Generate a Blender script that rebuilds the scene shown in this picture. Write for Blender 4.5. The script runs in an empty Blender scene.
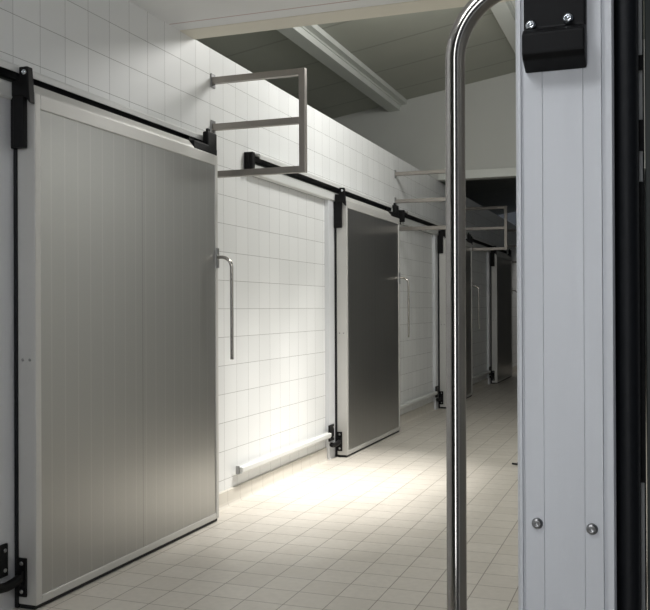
import bpy, bmesh, math, random
from mathutils import Vector, Matrix
random.seed(4)
C = bpy.context.scene.collection
PI = math.pi

# ------------------------------------------------------------------ mesh helpers
class MB:
    """Collects boxes, prisms, rods and bent tubes; build() links them as ONE mesh object."""
    def __init__(s): s.bm = bmesh.new()
    def box(s, x0, x1, y0, y1, z0, z1, bev=0.0, seg=2):
        r = bmesh.ops.create_cube(s.bm, size=1.0)
        vs = r['verts']
        bmesh.ops.scale(s.bm, vec=(x1-x0, y1-y0, z1-z0), verts=vs)
        bmesh.ops.translate(s.bm, vec=((x0+x1)/2, (y0+y1)/2, (z0+z1)/2), verts=vs)
        if bev > 0:
            es = list({e for v in vs for e in v.link_edges})
            bmesh.ops.bevel(s.bm, geom=es, offset=bev, segments=seg, affect='EDGES', profile=0.6)
        return s
    def prism(s, pts, axis, a, b, bev=0.0):
        """polygon pts (2-D) pushed along axis (0,1,2) from a to b"""
        def P(u, v, w):
            return (w, u, v) if axis == 0 else (u, w, v) if axis == 1 else (u, v, w)
        v0 = [s.bm.verts.new(P(u, v, a)) for u, v in pts]
        v1 = [s.bm.verts.new(P(u, v, b)) for u, v in pts]
        n = len(pts); fs = [s.bm.faces.new(v0), s.bm.faces.new(v1[::-1])]
        for i in range(n):
            j = (i+1) % n
            fs.append(s.bm.faces.new((v0[j], v0[i], v1[i], v1[j])))
        bmesh.ops.recalc_face_normals(s.bm, faces=fs)
        if bev > 0:
            es = list({e for f in fs for e in f.edges})
            bmesh.ops.bevel(s.bm, geom=es, offset=bev, segments=2, affect='EDGES', profile=0.6)
        return s
    def tube(s, pts, r, n=14, cap=True):
        pts = [Vector(p) for p in pts]
        ref = None; rings = []
        for i, p in enumerate(pts):
            t = (pts[min(i+1, len(pts)-1)] - pts[max(i-1, 0)]).normalized()
            if ref is None:
                ref = t.orthogonal().normalized()
            ref = (ref - t*ref.dot(t)).normalized()
            bi = t.cross(ref)
            rings.append([s.bm.verts.new(p + r*(math.cos(2*PI*k/n)*ref + math.sin(2*PI*k/n)*bi)) for k in range(n)])
        for a, b in zip(rings, rings[1:]):
            for k in range(n):
                f = s.bm.faces.new((a[k], a[(k+1) % n], b[(k+1) % n], b[k])); f.smooth = True
        if cap:
            for ring in (rings[0], rings[-1]):      # flat end caps with vertices of their own keep the rod's shading clean
                s.bm.faces.new([s.bm.verts.new(v.co) for v in ring])
        return s
    def dome(s, c, d, r, h, n=16, slot=True):
        """round screw head: a low dome pushed out of point c along direction d"""
        d = Vector(d).normalized(); u = d.orthogonal().normalized(); w = d.cross(u); c = Vector(c)
        prof = [(1.0, 0), (1.0, .35), (.86, .72), (.6, .95), (.38, 1.0), (.30, .55), (0.0, .5)]
        prev = None
        for q, hh in prof:
            if q == 0:
                v = s.bm.verts.new(c + d*h*hh)
                for k in range(n): s.bm.faces.new((prev[k], prev[(k+1) % n], v))
            else:
                ring = [s.bm.verts.new(c + d*h*hh + r*q*(math.cos(2*PI*k/n)*u + math.sin(2*PI*k/n)*w)) for k in range(n)]
                if prev:
                    for k in range(n): s.bm.faces.new((prev[k], prev[(k+1) % n], ring[(k+1) % n], ring[k])).smooth = True
                prev = ring
        return s
    def build(s, name, mat, parent=None, loc=None):
        me = bpy.data.meshes.new(name)
        bmesh.ops.recalc_face_normals(s.bm, faces=s.bm.faces)
        s.bm.to_mesh(me); s.bm.free()
        me.materials.append(mat)
        o = bpy.data.objects.new(name, me); C.objects.link(o)
        if parent is not None: o.parent = parent
        if loc: o.location = loc
        return o

def empty(name, loc, label, cat, group=None, rz=0.0):
    o = bpy.data.objects.new(name, None); C.objects.link(o)
    o.location = loc; o.rotation_euler = (0, 0, rz)
    o.empty_display_size = 0.1
    return tag(o, label, cat, group)
def tag(o, label, cat, group=None):
    o['label'] = label; o['category'] = cat
    if group: o['group'] = group
    return o
def struct(o):
    o['kind'] = 'structure'; return o
def dup(root, loc, label):
    """copy of a thing with copies of its parts and sub-parts"""
    r = root.copy(); C.objects.link(r); r.location = loc; r['label'] = label
    for ch in list(root.children):
        c = ch.copy(); C.objects.link(c); c.parent = r
        for g in list(ch.children):
            d = g.copy(); C.objects.link(d); d.parent = c
    return r

# ------------------------------------------------------------------ materials
class NT:
    def __init__(s, name):
        s.m = bpy.data.materials.new(name); s.m.use_nodes = True
        s.n = s.m.node_tree.nodes; s.l = s.m.node_tree.links
        s.b = s.n['Principled BSDF']
    def math(s, op, a, b=None, clamp=False):
        nd = s.n.new('ShaderNodeMath'); nd.operation = op; nd.use_clamp = clamp
        for i, v in enumerate((a, b)):
            if v is None: continue
            if isinstance(v, (int, float)): nd.inputs[i].default_value = v
            else: s.l.new(v, nd.inputs[i])
        return nd.outputs[0]
    def coords(s):
        g = s.n.new('ShaderNodeNewGeometry'); sp = s.n.new('ShaderNodeSeparateXYZ')
        s.l.new(g.outputs['Position'], sp.inputs[0])
        return g.outputs['Position'], sp.outputs
    def objcoords(s):
        g = s.n.new('ShaderNodeTexCoord'); sp = s.n.new('ShaderNodeSeparateXYZ')
        s.l.new(g.outputs['Object'], sp.inputs[0])
        return g.outputs['Object'], sp.outputs
    def joint(s, v, size, off, half):
        """1 on a joint line, 0 elsewhere"""
        f = s.math('FRACT', s.math('DIVIDE', s.math('SUBTRACT', v, off), size))
        d = s.math('MULTIPLY', s.math('MINIMUM', f, s.math('SUBTRACT', 1.0, f)), size)
        return s.math('LESS_THAN', d, half)
    def cell(s, v, size, off):
        return s.math('FLOOR', s.math('DIVIDE', s.math('SUBTRACT', v, off), size))
    def mix(s, fac, a, b):
        nd = s.n.new('ShaderNodeMix'); nd.data_type = 'RGBA'
        if isinstance(fac, (int, float)): nd.inputs[0].default_value = fac
        else: s.l.new(fac, nd.inputs[0])
        for i, v in ((6, a), (7, b)):
            if isinstance(v, tuple): nd.inputs[i].default_value = (*v, 1)
            else: s.l.new(v, nd.inputs[i])
        return nd.outputs[2]
    def noise(s, vec, scale, detail=3, rough=.55):
        nd = s.n.new('ShaderNodeTexNoise'); nd.inputs['Scale'].default_value = scale
        nd.inputs['Detail'].default_value = detail; nd.inputs['Roughness'].default_value = rough
        if vec is not None: s.l.new(vec, nd.inputs['Vector'])
        return nd.outputs['Fac']
    def scaled(s, vec, sc):
        nd = s.n.new('ShaderNodeVectorMath'); nd.operation = 'MULTIPLY'
        s.l.new(vec, nd.inputs[0]); nd.inputs[1].default_value = sc
        return nd.outputs[0]
    def rng(s, v, a, b, c, d):
        nd = s.n.new('ShaderNodeMapRange'); s.l.new(v, nd.inputs[0])
        for i, q in enumerate((a, b, c, d)): nd.inputs[i+1].default_value = q
        return nd.outputs[0]
    def bump(s, h, strength, dist=0.002):
        nd = s.n.new('ShaderNodeBump'); nd.inputs['Strength'].default_value = strength
        nd.inputs['Distance'].default_value = dist
        s.l.new(h, nd.inputs['Height']); s.l.new(nd.outputs[0], s.b.inputs['Normal'])
    def set(s, col=None, rough=None, metal=0.0, spec=0.5):
        if isinstance(col, tuple): s.b.inputs['Base Color'].default_value = (*col, 1)
        elif col is not None: s.l.new(col, s.b.inputs['Base Color'])
        if isinstance(rough, (int, float)): s.b.inputs['Roughness'].default_value = rough
        elif rough is not None: s.l.new(rough, s.b.inputs['Roughness'])
        s.b.inputs['Metallic'].default_value = metal
        s.b.inputs['Specular IOR Level'].default_value = spec
        return s.m

def mat_wall_tile():
    t = NT('white_wall_tile'); pos, o = t.coords()
    jh = t.joint(o[2], .2, -.012, .0013); jv = t.joint(o[1], .2, .062, .0012)
    j = t.math('MAXIMUM', jh, jv)
    wn = t.n.new('ShaderNodeTexWhiteNoise'); wn.noise_dimensions = '2D'
    cb = t.n.new('ShaderNodeCombineXYZ')
    t.l.new(t.cell(o[1], .2, .062), cb.inputs[0]); t.l.new(t.cell(o[2], .2, -.012), cb.inputs[1])
    t.l.new(cb.outputs[0], wn.inputs['Vector'])
    base = t.mix(wn.outputs[0], (.80, .81, .81), (.755, .765, .765))
    col = t.mix(j, base, (.30, .30, .295))
    t.bump(t.math('ADD', t.math('MULTIPLY', j, -1.0), t.math('MULTIPLY', t.noise(pos, 7, 1), .5)), .25, .002)
    return t.set(col, t.math('ADD', t.math('MULTIPLY', j, .4), .42), 0, .28)
def mat_floor():
    t = NT('beige_floor_tile'); pos, o = t.coords()
    j = t.math('MAXIMUM', t.joint(o[0], .2, .157, .0024), t.joint(o[1], .2, .078, .0024))
    wn = t.n.new('ShaderNodeTexWhiteNoise'); wn.noise_dimensions = '2D'
    cb = t.n.new('ShaderNodeCombineXYZ')
    t.l.new(t.cell(o[0], .2, .157), cb.inputs[0]); t.l.new(t.cell(o[1], .2, .078), cb.inputs[1])
    t.l.new(cb.outputs[0], wn.inputs['Vector'])
    base = t.mix(wn.outputs[0], (.67, .63, .57), (.61, .57, .51))
    base = t.mix(t.rng(t.noise(pos, 26, 4), .35, .75, 0, .5), base, (.53, .50, .45))
    col = t.mix(j, base, (.25, .22, .185))
    t.bump(t.math('ADD', t.math('MULTIPLY', j, -1.0), t.math('MULTIPLY', t.noise(pos, 60, 3), .3)), .3, .002)
    return t.set(col, t.rng(t.noise(pos, 9, 3), .3, .7, .34, .5), 0, .45)
def mat_skirting():
    t = NT('beige_skirting_tile'); pos, o = t.coords()
    j = t.joint(o[1], .2, .078, .0022)
    col = t.mix(j, t.mix(t.noise(pos, 9, 3), (.62, .59, .53), (.66, .63, .57)), (.40, .37, .32))
    return t.set(col, .4)
def mat_skin():
    """brushed stainless sheet with shallow pressed vertical ribs and one seam"""
    t = NT('ribbed_steel_sheet'); pos, o = t.objcoords()
    rib = t.joint(o[1], .105, .02, .004); seam = t.joint(o[1], 8.0, .93, .004)
    rib2 = t.joint(o[1], .0525, .02, .0022)
    blot = t.noise(pos, 2.2, 1)
    col = t.mix(t.math('MULTIPLY', rib, .15), t.mix(blot, (.405, .405, .395), (.415, .415, .405)), (.74, .73, .70))
    col = t.mix(t.math('MULTIPLY', rib2, .10), col, (.36, .36, .35))
    col = t.mix(t.math('MULTIPLY', seam, .55), col, (.25, .25, .24))
    h = t.math('ADD', t.math('MULTIPLY', rib, .5), t.math('MULTIPLY', seam, -1.0))
    t.bump(h, .16, .001)
    return t.set(col, .29, .95, .5)
def simple(name, col, rough, metal=0.0, nscale=30, var=.1, stretch=None, bump=0.0, spec=.5, rv=.12):
    t = NT(name); pos, o = t.objcoords()
    v = t.scaled(pos, stretch) if stretch else pos
    n = t.noise(v, nscale, 4)
    lo = tuple(c*(1-var) for c in col); hi = tuple(min(1, c*(1+var)) for c in col)
    if bump: t.bump(n, bump, .001)
    return t.set(t.mix(n, lo, hi), t.rng(n, .3, .7, rough*(1-rv), min(1, rough*(1+rv))), metal, spec)
def mat_panel(name, col, joint_col, size, off, half, rough):
    t = NT(name); pos, o = t.coords()
    j = t.joint(o[1], size, off, half)
    n = t.noise(pos, 1.7, 4)
    c = t.mix(n, tuple(q*.9 for q in col), tuple(min(1, q*1.08) for q in col))
    t.bump(t.math('MULTIPLY', j, -1.0), .4, .004)
    return t.set(t.mix(j, c, joint_col), rough)

M = dict(
    tile=mat_wall_tile(), floor=mat_floor(), skirt=mat_skirting(), skin=mat_skin(),
    alu=simple('satin_aluminium', (.60, .595, .575), .52, .4, 1.0, .05, (40, 40, 1.5), .05),
    alu_edge=simple('anodised_aluminium', (.72, .735, .76), .45, .25, 1.0, .05, (60, 60, 2.0), .04),
    tube=simple('polished_steel_tube', (.50, .475, .445), .13, 1.0, 1.0, .012, (30, 30, 1), rv=.0),
    bar=simple('brushed_steel_bar', (.31, .29, .265), .42, .75, 1.0, .06, (60, 60, 60)),
    chrome=simple('bright_screw_metal', (.72, .76, .80), .18, 1.0, 60, .1),
    dullscrew=simple('dull_screw_metal', (.34, .34, .34), .3, 1.0, 60, .1),
    white_alu=simple('pale_coated_aluminium', (.68, .69, .68), .45, .1, 2.0, .04),
    black=simple('black_plastic', (.004, .004, .0045), .5, 0, 80, .3, None, .05, .22),
    rubber=simple('black_rubber', (.007, .008, .010), .5, 0, 140, .3, None, .15, .3),
    white_paint=simple('white_painted_steel', (.60, .62, .585), .5, 0, 4, .06),
    tan=simple('cream_painted_edge', (.72, .69, .60), .55, 0, 3, .06),
    dark_frame=simple('dark_green_grey_steel', (.05, .06, .055), .5, .2, 10, .2),
    bulk=simple('grey_plastered_bulkhead', (.49, .50, .475), .7, 0, 1.4, .06),
    slab=mat_panel('grey_ceiling_panel', (.78, .79, .80), (.48, .36, .355), 1.15, .32, .006, .5),
    roof=mat_panel('roof_sheet', (.36, .37, .32), (.27, .28, .24), .95, .3, .02, .6),
)

# ------------------------------------------------------------------ the setting
XW = -2.84            # tiled face of the left wall
TOP = 3.17            # top of the tiled wall
YE = 27.0             # far end of the corridor
RX = 0.03             # right wall face
struct(MB().box(-3.0, 1.6, -2.2, YE, -.12, 0).build('floor', M['floor']))
struct(MB().box(XW-.16, XW, -2.2, YE, 0, TOP).build('wall_left', M['tile']))
# the right wall: the doorway the camera stands in ends at Y = 1.02
w = MB()
w.box(RX, RX+.12, 1.10, YE, 0, TOP)
w.box(RX, RX+.12, -.95, 1.10, 2.42, TOP)
w.box(RX, RX+.12, -2.2, -.95, 0, TOP)
struct(w.build('wall_right', M['tile']))
struct(MB().box(-3.0, .15, YE, YE+.15, 0, 5.4).build('wall_end', M['bulk']))
# flat panel ceiling over the near part, with its cream edge profile
struct(MB().box(-4.6, 1.6, -2.2, 5.05, TOP, TOP+.14).build('ceiling', M['slab']))
struct(MB().box(-4.6, 1.6, 5.05, 5.25, TOP-.004, TOP+.17, .006).build('trim_1', M['tan']))
# cold store roof behind the tiled wall, hidden from below
struct(MB().box(-7.2, XW-.16, 5.25, YE, TOP-.2, TOP-.05).build('ceiling_store', M['bulk']))
struct(MB().box(-7.35, -7.2, -2.2, YE, 0, 5.0).build('wall_outer', M['bulk']))
struct(MB().box(-7.2, .15, -2.35, -2.2, 0, 5.4).build('wall_near', M['dark_frame']))
# sloping roof sheets
SL = .163
def roofz(x): return 4.16 + SL*(x+4.36)
struct(MB().prism([(-7.2, roofz(-7.2)), (1.6, roofz(1.6)), (1.6, roofz(1.6)+.08), (-7.2, roofz(-7.2)+.08)], 1, -2.2, YE).build('ceiling_roof', M['roof']))
# bulkhead across the hall with a thicker lower lip
BY = 12.3
b = MB()
b.prism([(-7.2, 3.17), (1.6, 3.17), (1.6, roofz(1.6)), (-7.2, roofz(-7.2))], 1, BY, BY+.16)
struct(b.build('wall_bulkhead', M['bulk']))
struct(MB().box(XW+.02, .03, BY-.035, BY-.001, 3.17, 3.285, .004).build('trim_2', M['white_paint']))

def beam(name, x0, wd, h, label):
    """box beam with a ledge on its right side, hung under the roof sheets along the hall"""
    zt = roofz(x0) - .004
    pts = [(x0, zt), (x0, zt-h), (x0+wd, zt-h), (x0+wd, roofz(x0+wd)-.065), (x0+wd+.018, roofz(x0+wd)-.065),
           (x0+wd+.022, roofz(x0+wd)-.05), (x0+wd+.10, roofz(x0+wd)-.05), (x0+wd+.10, roofz(x0+wd+.10)-.004)]
    o = MB().prism(pts, 1, 4.0, BY-.002, .004).build(name, M['white_paint'])
    tag(o, label, 'beam', 'beams under the sloping roof')
beam('roof_beam', -3.55, .18, .10, 'pale grey roof beam above the tiled wall, left of the upright steel tube')
beam('roof_beam', -1.59, .18, .10, 'pale grey roof beam seen inside the curve of the near steel handle')

# ------------------------------------------------------------------ doors on the left wall
DW = 1.845; DH = 2.39
DOOR_Y = [3.415, 7.87, 12.115, 16.32]
def arc(cx, cz, rx, rz, y, a0, a1, n=10):
    return [(cx + rx*math.cos(a0+(a1-a0)*i/n), y, cz + rz*math.sin(a0+(a1-a0)*i/n)) for i in range(n+1)]

def make_door(loc, label):
    t = empty('sliding_door', loc, label, 'door', 'sliding doors along the left wall')
    b0, f0 = .060, .161
    fr = MB()
    fr.box(b0, f0, 0, .042, .022, DH, .006)
    fr.box(b0, f0, DW-.036, DW, .022, DH, .006)
    fr.box(b0, f0, .042, DW-.036, DH-.068, DH, .004)
    fr.box(b0, f0, .042, DW-.036, .022, .060, .006)
    fr.build('frame', M['alu'], t)
    MB().box(b0+.004, f0-.006, .042, DW-.036, .060, DH-.068).build('face_panel', M['skin'], t)
    # sloping rail on top of the leaf, under the track cover
    MB().prism([(.104, DH+.001), (.156, DH+.001), (.150, DH+.012), (.116, DH+.052), (.104, DH+.052)], 1, .004, DW-.31).build('top_rail', M['alu'], t)
    g = MB()
    g.box(.042, b0, -.006, .028, .004, DH, .004)
    g.box(.042, b0, DW-.03, DW, .004, DH, .004)
    g.box(.042, b0, .028, DW-.03, DH-.03, DH, .004)
    g.build('gasket', M['rubber'], t)
    MB().box(b0+.006, f0-.012, .004, DW-.004, .003, .022).build('floor_seal', M['rubber'], t)
    # black hanger on the near edge: long shank plus a flag folded over the leaf's corner
    h = MB()
    h.box(.062, .122, -.034, -.001, 2.135, 2.445, .008)
    h.box(.044, .062, -.026, -.007, 2.135, 2.38, .004)
    h.prism([(.062, 2.446), (.104, 2.446), (.104, 2.505), (.150, 2.505), (.156, 2.44), (.162, 2.335), (.135, 2.366), (.110, 2.372), (.062, 2.372)], 1, -.040, -.001, .004)
    hb = h.build('hanger_bracket', M['black'], t)
    MB().dome((.133, -.040, 2.478), (0, -1, 0), .013, .008).build('bolt', M['chrome'], hb)
    # roller carriage near the far top corner
    r = MB()
    r.box(.075, .150, DW-.30, DW-.015, 2.393, 2.445, .006)
    r.box(.108, .150, DW-.11, DW+.012, 2.393, 2.535, .008)
    r.box(.112, .130, DW-.075, DW-.045, 2.535, 2.56, .003)
    r.tube([(.062, DW-.22, 2.463), (.088, DW-.22, 2.463)], .034, 18)
    r.box(.065, .150, DW+.0015, DW+.012, 2.12, 2.43, .003)
    r.build('roller_carriage', M['black'], t)
    for x in (.088, .128): MB().dome((x, -.0005, 1.156), (0, -1, 0), .007, .004, 12).build('screw', M['dullscrew'], t)
    # pull handle: oval plate and a rod that leaves it, bends down and ends free
    yh = DW-.016
    hp = MB()
    hp.box(f0+.001, f0+.008, yh-.018, yh+.018, 1.655, 1.785, .004)
    ho = hp.build('pull_handle', M['dullscrew'], t)
    path = [(f0+.006, yh, 1.725)] + arc(f0+.03, 1.655, .075, .07, yh, PI/2, 0) + [(f0+.105, yh, 1.06)]
    MB().tube(path, .0115, 16).build('rod', M['tube'], ho)
    # guide arm at the foot of the near edge
    ga = MB()
    ga.box(.058, .112, -.014, -.001, .06, .24, .005)
    ga.box(.066, .104, -.030, -.013, .115, .185, .006)
    ga.tube([(.088, -.025, .150), (.082, -.06, .138), (.073, -.10, .130), (.066, -.135, .132), (.064, -.165, .140)], .022, 14)
    go = ga.build('guide_arm', M['black'], t)
    for z in (.085, .215): MB().dome((.088, -.0135, z), (0, -1, 0), .010, .005, 12).build('bolt', M['dullscrew'], go)
    return t

def make_track(loc, label):
    t = empty('door_track', loc, label, 'track', 'overhead sliding door tracks')
    y0, y1 = -1.80, DW+.10
    p = MB()
    p.prism([(.001, 2.552), (.001, 2.540), (.090, 2.524), (.092, 2.502), (.098, 2.502), (.100, 2.528), (.094, 2.537)], 1, y0, y1)
    p.build('cover_flange', M['white_alu'], t)
    p = MB(); p.box(.001, .012, y0, y1, 2.385, 2.538); p.build('back_plate', M['dark_frame'], t)
    p = MB(); p.prism([(.012, 2.465), (.048, 2.465), (.055, 2.457), (.055, 2.392), (.048, 2.384), (.012, 2.384)], 1, y0, y1)
    p.build('running_rail', M['white_alu'], t)
    p = MB(); p.box(.012, .040, y0, y1, 2.490, 2.525); p.build('channel_shade', M['rubber'], t)  # black strip put in for the shade inside the hollow track channel
    p = MB()
    p.box(.0005, .072, y0-.075, y0-.03, 2.405, 2.545, .006)
    p.box(.0005, .050, y0-.03, y0-.001, 2.42, 2.53, .003)
    p.box(.022, .050, y0-.082, y0-.074, 2.42, 2.53, .003)
    p.build('end_stop', M['black'], t)
    return t

def make_guide(loc, label):
    t = empty('guide_rail', loc, label, 'rail', 'low guide rails for the sliding doors')
    y0, y1 = -2.07, -.20
    p = MB()
    p.prism([(.028, .208), (.028, .262), (.034, .262), (.034, .254), (.070, .254), (.076, .248), (.076, .222), (.070, .216), (.066, .208)], 1, y0, y1, .001)
    p.build('rail', M['white_alu'], t)
    for y in (y0+.06, (y0+y1)/2, y1-.08): MB().box(.001, .028, y-.02, y+.02, .212, .25).build('spacer', M['alu'], t)
    p = MB(); p.box(.024, .052, y0-.010, y0-.001, .204, .264, .003); p.build('end_cap', M['dullscrew'], t)
    p = MB()
    p.box(.0415, .055, -.195, -.062, .17, .32, .006)
    p.box(.055, .068, -.185, -.15, .205, .262, .004)
    po = p.build('end_plate', M['black'], t)
    for z in (.20, .29): MB().dome((.055, -.085, z), (1, 0, 0), .010, .005, 12).build('bolt', M['dullscrew'], po)
    return t

def make_guard(loc, label):
    t = empty('guard_frame', loc, label, 'bracket', 'square steel guard frames on the left wall')
    o = .667; a = .0215
    zs = [2.952, 2.632, 2.308]
    for nm, z in zip(('top_bar', 'middle_bar', 'bottom_bar'), zs):
        MB().box(.008, o-a, -a, a, z-a, z+a, .003).build(nm, M['bar'], t)
        MB().box(.0005, .0085, -.030, .030, z-.048, z+.048, .003).build('wall_plate', M['dullscrew'], t)
    MB().box(o-a, o+a, -a, a, zs[2]-a, zs[0]+a, .003).build('outer_post', M['bar'], t)
    return t

dl = ['large brushed steel sliding door with pale frame, nearest on the left wall',
      'dark grey steel sliding door beyond the bright patch of floor on the left wall',
      'steel sliding door half hidden behind the upright handle tube, under the bulkhead',
      'farthest visible sliding door, dim grey, just left of the near white door edge']
tl = ['overhead track above the large nearest sliding door',
      'overhead track with black end stop above the bright stretch of tiled wall',
      'overhead track that starts behind the second guard frame and runs to the handle tube',
      'faint overhead track in the dark, between the handle tube and the near door edge']
gl = ['low guide rail end with black plate at the bottom left corner of the picture',
      'long white guide rail just above the skirting, in the bright patch of light',
      'short looking grey guide rail above the skirting beyond the second sliding door',
      'dim low guide rail between the handle tube and the farthest sliding door']
hl = ['large square steel guard frame above the bright tiled wall, nearest of its row',
      'guard frame running behind the upright handle tube, above the second sliding door',
      'small guard frame in the dark right of the upright handle tube',
      'farthest guard frame, only bar ends seen beside the near white door edge']
HOOP_Y = [5.50, 10.11, 14.1, 18.4]
d0 = make_door((XW, DOOR_Y[0], 0), dl[0]); t0 = make_track((XW, DOOR_Y[0], -.022), tl[0])
g0 = make_guide((XW, DOOR_Y[0], 0), gl[0]); h0 = make_guard((XW, HOOP_Y[0], 0), hl[0])
for i in range(1, 4):
    dup(d0, (XW, DOOR_Y[i], 0), dl[i]); dup(t0, (XW, DOOR_Y[i], 0), tl[i])
    dup(g0, (XW, DOOR_Y[i], 0), gl[i]); dup(h0, (XW, HOOP_Y[i], 0), hl[i])
# aluminium door casings on the wall and tile skirting between them
for i, y in enumerate(DOOR_Y):
    c = MB()
    c.box(XW+.0005, XW+.041, y-.155, y+.03, 0, 2.40, .003)
    c.box(XW+.0005, XW+.041, y+DW-.06, y+DW-.002, 0, 2.40, .003)
    c.box(XW+.0005, XW+.041, y+.03, y+DW-.06, 2.34, 2.40, .003)
    struct(c.build('trim_%d' % (3+i), M['alu_edge']))
ends = [(-2.2, DOOR_Y[0]-.16)] + [(DOOR_Y[i]+DW, DOOR_Y[i+1]-.16) for i in range(3)] + [(DOOR_Y[3]+DW, YE)]
for y0, y1 in ends:
    s = MB().prism([(XW+.0005, 0), (XW+.028, 0), (XW+.019, .014), (XW+.016, .03), (XW+.016, .108), (XW+.010, .114), (XW+.0005, .114)], 1, y0, y1)
    struct(s.build('baseboard_left', M['skirt']))

# ------------------------------------------------------------------ near door on the right
NX0, NX1, NY = -.1370, -.0375, .950     # front face, back face, near edge
nd = empty('sliding_door', ((NX0+NX1)/2, NY, 0), 'pale aluminium door edge in the right foreground, with the tall curved steel handle', 'door')
def L(m, name, mat, parent=nd):
    o = m.build(name, mat, parent)
    if parent is nd:
        o.matrix_parent_inverse = Matrix.Translation((-(NX0+NX1)/2, -NY, 0))
    return o
# edge profile: rim, flat with two fine grooves, deep groove, second rim
e = MB()
prof = [(NX0, NY+.012), (NX0+.0015, NY+.003), (NX0+.004, NY), (NX0+.0066, NY), (NX0+.0072, NY+.003), (NX0+.0082, NY+.003), (NX0+.0095, NY+.0018),
        (NX0+.0283, NY+.0018), (NX0+.0285, NY+.0036), (NX0+.0292, NY+.0036), (NX0+.0294, NY+.0018),
        (NX0+.0690, NY+.0018), (NX0+.0692, NY+.0036), (NX0+.0699, NY+.0036), (NX0+.0701, NY+.0018),
        (NX0+.0872, NY+.0018), (NX0+.0876, NY+.010), (NX0+.0908, NY+.010), (NX0+.0912, NY), (NX1-.002, NY), (NX1, NY+.003),
        (NX1, NY+.045), (NX0, NY+.045)]
e.prism(prof, 2, .022, 2.39)
e.box(NX0, NX1, NY+DW-.04, NY+DW, .022, 2.39, .004)
e.box(NX0, NX1, NY+.045, NY+DW-.04, 2.33, 2.39, .004)
e.box(NX0, NX1, NY+.045, NY+DW-.04, .022, .06, .004)
L(e, 'frame', M['alu_edge'])
L(MB().box(NX0+.006, NX1-.004, NY+.045, NY+DW-.04, .06, 2.33), 'face_panel', M['skin'])
L(MB().box(NX0+.01, NX1-.004, NY+.004, NY+DW-.01, .003, .022), 'floor_seal', M['rubber'])
# rubber bulb seal along the back of the leaf
g = MB()
g.tube([(NX1+.0115, NY+.020, .02), (NX1+.0115, NY+.020, 2.39)], .0115, 24)
g.box(NX1, NX1+.023, NY+.020, NY+.060, .02, 2.39, .002)
g.box(NX1, NX1+.012, NY+DW-.05, NY+DW, .02, 2.39, .002)
L(g, 'gasket', M['rubber'])
# black catch block with two screws on the edge
kx0, kx1 = NX0+.0115, NX0+.0735
kb = MB()
kb.prism([(NY+.0015, 1.634), (NY-.021, 1.642), (NY-.026, 1.647), (NY-.026, 1.668), (NY-.020, 1.673), (NY-.012, 1.676), (NY-.012, 1.86), (NY+.0015, 1.86)], 0, kx0, kx1, .0022)
ko = L(kb, 'catch_block', M['black'])
for x, z in ((NX0+.0195, 1.6795), (NX0+.0565, 1.6825)):
    MB().dome((x, NY-.0125, z), (0, -1, 0), .0056, .005, 18).build('screw', M['chrome'], ko)
for x, z in ((NX0+.0215, 1.1650), (NX0+.0762, 1.1635)):
    L(MB().dome((x, NY+.0015, z), (0, -1, 0), .0058, .004, 18), 'screw', M['dullscrew'])
# tall handle: polished tube that bends into the leaf's front face
HY = 1.085; hx = -.2278; R = .0122
hh = MB()
hh.tube([(NX0-.001, HY, 1.777), (NX0-.006, HY, 1.777)], .030, 24)
ho = L(hh, 'pull_handle', M['dullscrew'])
path = [(NX0-.002, HY, 1.778)] + [(NX0-.006 + (NX0-.006-hx)*math.cos(a), HY, 1.692+.086*math.sin(a)) for a in [PI/2 + PI/2*i/28 for i in range(29)]] + [(hx-.0012, HY, 1.0)]
MB().tube(path, R, 32).build('tube', M['tube'], ho)

# casing of the doorway the camera looks through, at the right border
jc = MB()
jc.box(-.0085, .0295, 1.035, 1.0995, 0, 2.40, .001)
struct(jc.build('trim_7', M['dark_frame']))
jl = MB().box(-.0155, -.0110, 1.038, 1.05, .0, 2.40, .0006)
struct(jl.build('trim_8', M['white_alu']))
for (z0, z1), lb in zip(((1.648, 1.662), (1.56, 1.592), (1.20, 1.525)),
                        ('tiny black clip on the pale strip at the right edge, topmost of three',
                         'short black clip on the pale strip at the right edge, below the topmost one',
                         'long black cover on the pale strip at the right edge, lowest of three')):
    tag(MB().box(-.0170, -.0095, 1.024, 1.037, z0, z1, .001).build('casing_clip', M['black']), lb, 'clip')

# small dark bolt left lying on the floor tiles, half behind the near door edge
fb = MB()
fb.tube([(-1.185, 7.99, .0105), (-1.135, 7.97, .0105)], .008, 12)
fb.tube([(-1.135, 7.97, .0145), (-1.118, 7.963, .0145)], .0142, 6)
tag(fb.build('floor_bolt', M['black']), 'small dark bolt lying on the beige floor tiles just left of the near door edge', 'bolt')

# ------------------------------------------------------------------ light
def aim(o, target):
    o.rotation_euler = (Vector(target) - o.location).to_track_quat('-Z', 'Y').to_euler()
def lamp(name, kind, loc, power, col, target=None, **kw):
    d = bpy.data.lights.new(name, kind); d.energy = power; d.color = col
    for k, v in kw.items(): setattr(d, k, v)
    o = bpy.data.objects.new(name, d); C.objects.link(o); o.location = loc
    if target: aim(o, target)
    return o
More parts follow.
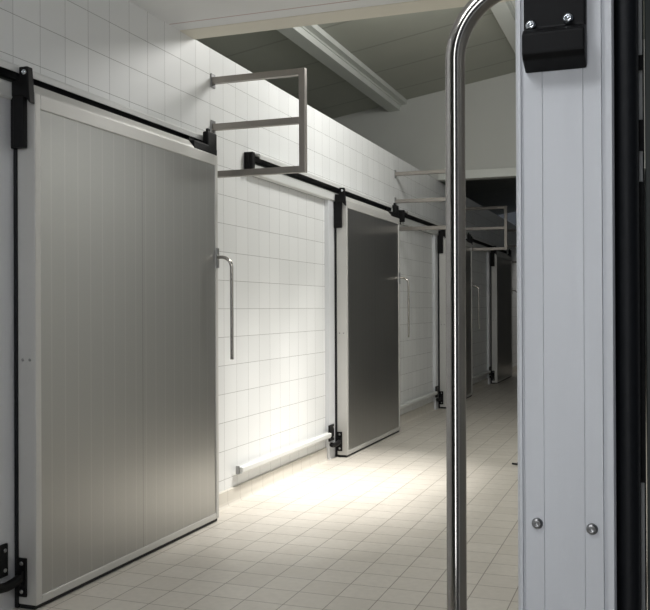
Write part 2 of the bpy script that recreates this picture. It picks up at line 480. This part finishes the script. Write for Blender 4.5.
# hall floodlight under the roof: a soft overall part and a beam on the floor by the wall
lamp('hall_lamp', 'POINT', (-1.15, 7.35, 4.12), 180, (1.0, .985, .95), shadow_soft_size=.38)
for y, pw, ax in ((5.8, 420, -2.42), (6.6, 620, -2.40), (7.4, 680, -2.43)):
    lamp('hall_spot', 'SPOT', (-1.15, y, 4.12), pw, (1.0, .97, .92), (ax, y-.15, 0), spot_size=math.radians(37), spot_blend=1.0, shadow_soft_size=.15)
# added fill under the near ceiling, without a fixture, to brighten the near tiles
lamp('near_ceiling_fill', 'AREA', (-1.0, -.4, 3.1), 40, (.95, .97, 1.0), (-2.84, 3.5, 2.3), shape='RECTANGLE', size=1.2, size_y=.4)
# tall cool fill added behind the camera for the near edge and handle highlight
lamp('rear_fill', 'AREA', (-.12, -1.5, 1.45), 12, (.95, .97, 1.0), (-.12, 1.0, 1.45), shape='RECTANGLE', size=.36, size_y=2.2)
# lamp far down the corridor
lamp('far_lamp', 'SPOT', (-.8, 21.0, 3.0), 60, (1.0, .96, .9), (-2.84, 20.4, 1.2), spot_size=math.radians(70), spot_blend=.6, shadow_soft_size=.2)

wd = bpy.data.worlds.new('World'); bpy.context.scene.world = wd; wd.use_nodes = True
bg = wd.node_tree.nodes['Background']; bg.inputs[0].default_value = (.80, .88, 1.0, 1); bg.inputs[1].default_value = .06

# ------------------------------------------------------------------ camera
cam = bpy.data.cameras.new('Camera'); co = bpy.data.objects.new('Camera', cam); C.objects.link(co)
cam.sensor_fit = 'HORIZONTAL'; cam.sensor_width = 36; cam.lens = 895.4/650*36
cam.clip_start = .02; cam.clip_end = 200
co.location = (0, 0, 1.39)
co.matrix_world = (Matrix.Translation((0, 0, 1.39)) @ Matrix.Rotation(math.radians(20.199), 4, 'Z')
                   @ Matrix.Rotation(math.radians(90+.1965), 4, 'X') @ Matrix.Rotation(math.radians(-.2512), 4, 'Z'))
sc = bpy.context.scene; sc.camera = co
vs = sc.view_settings
vs.view_transform = 'Standard'; vs.look = 'None'; vs.gamma = 1; vs.use_curve_mapping = False; vs.exposure = 0.0
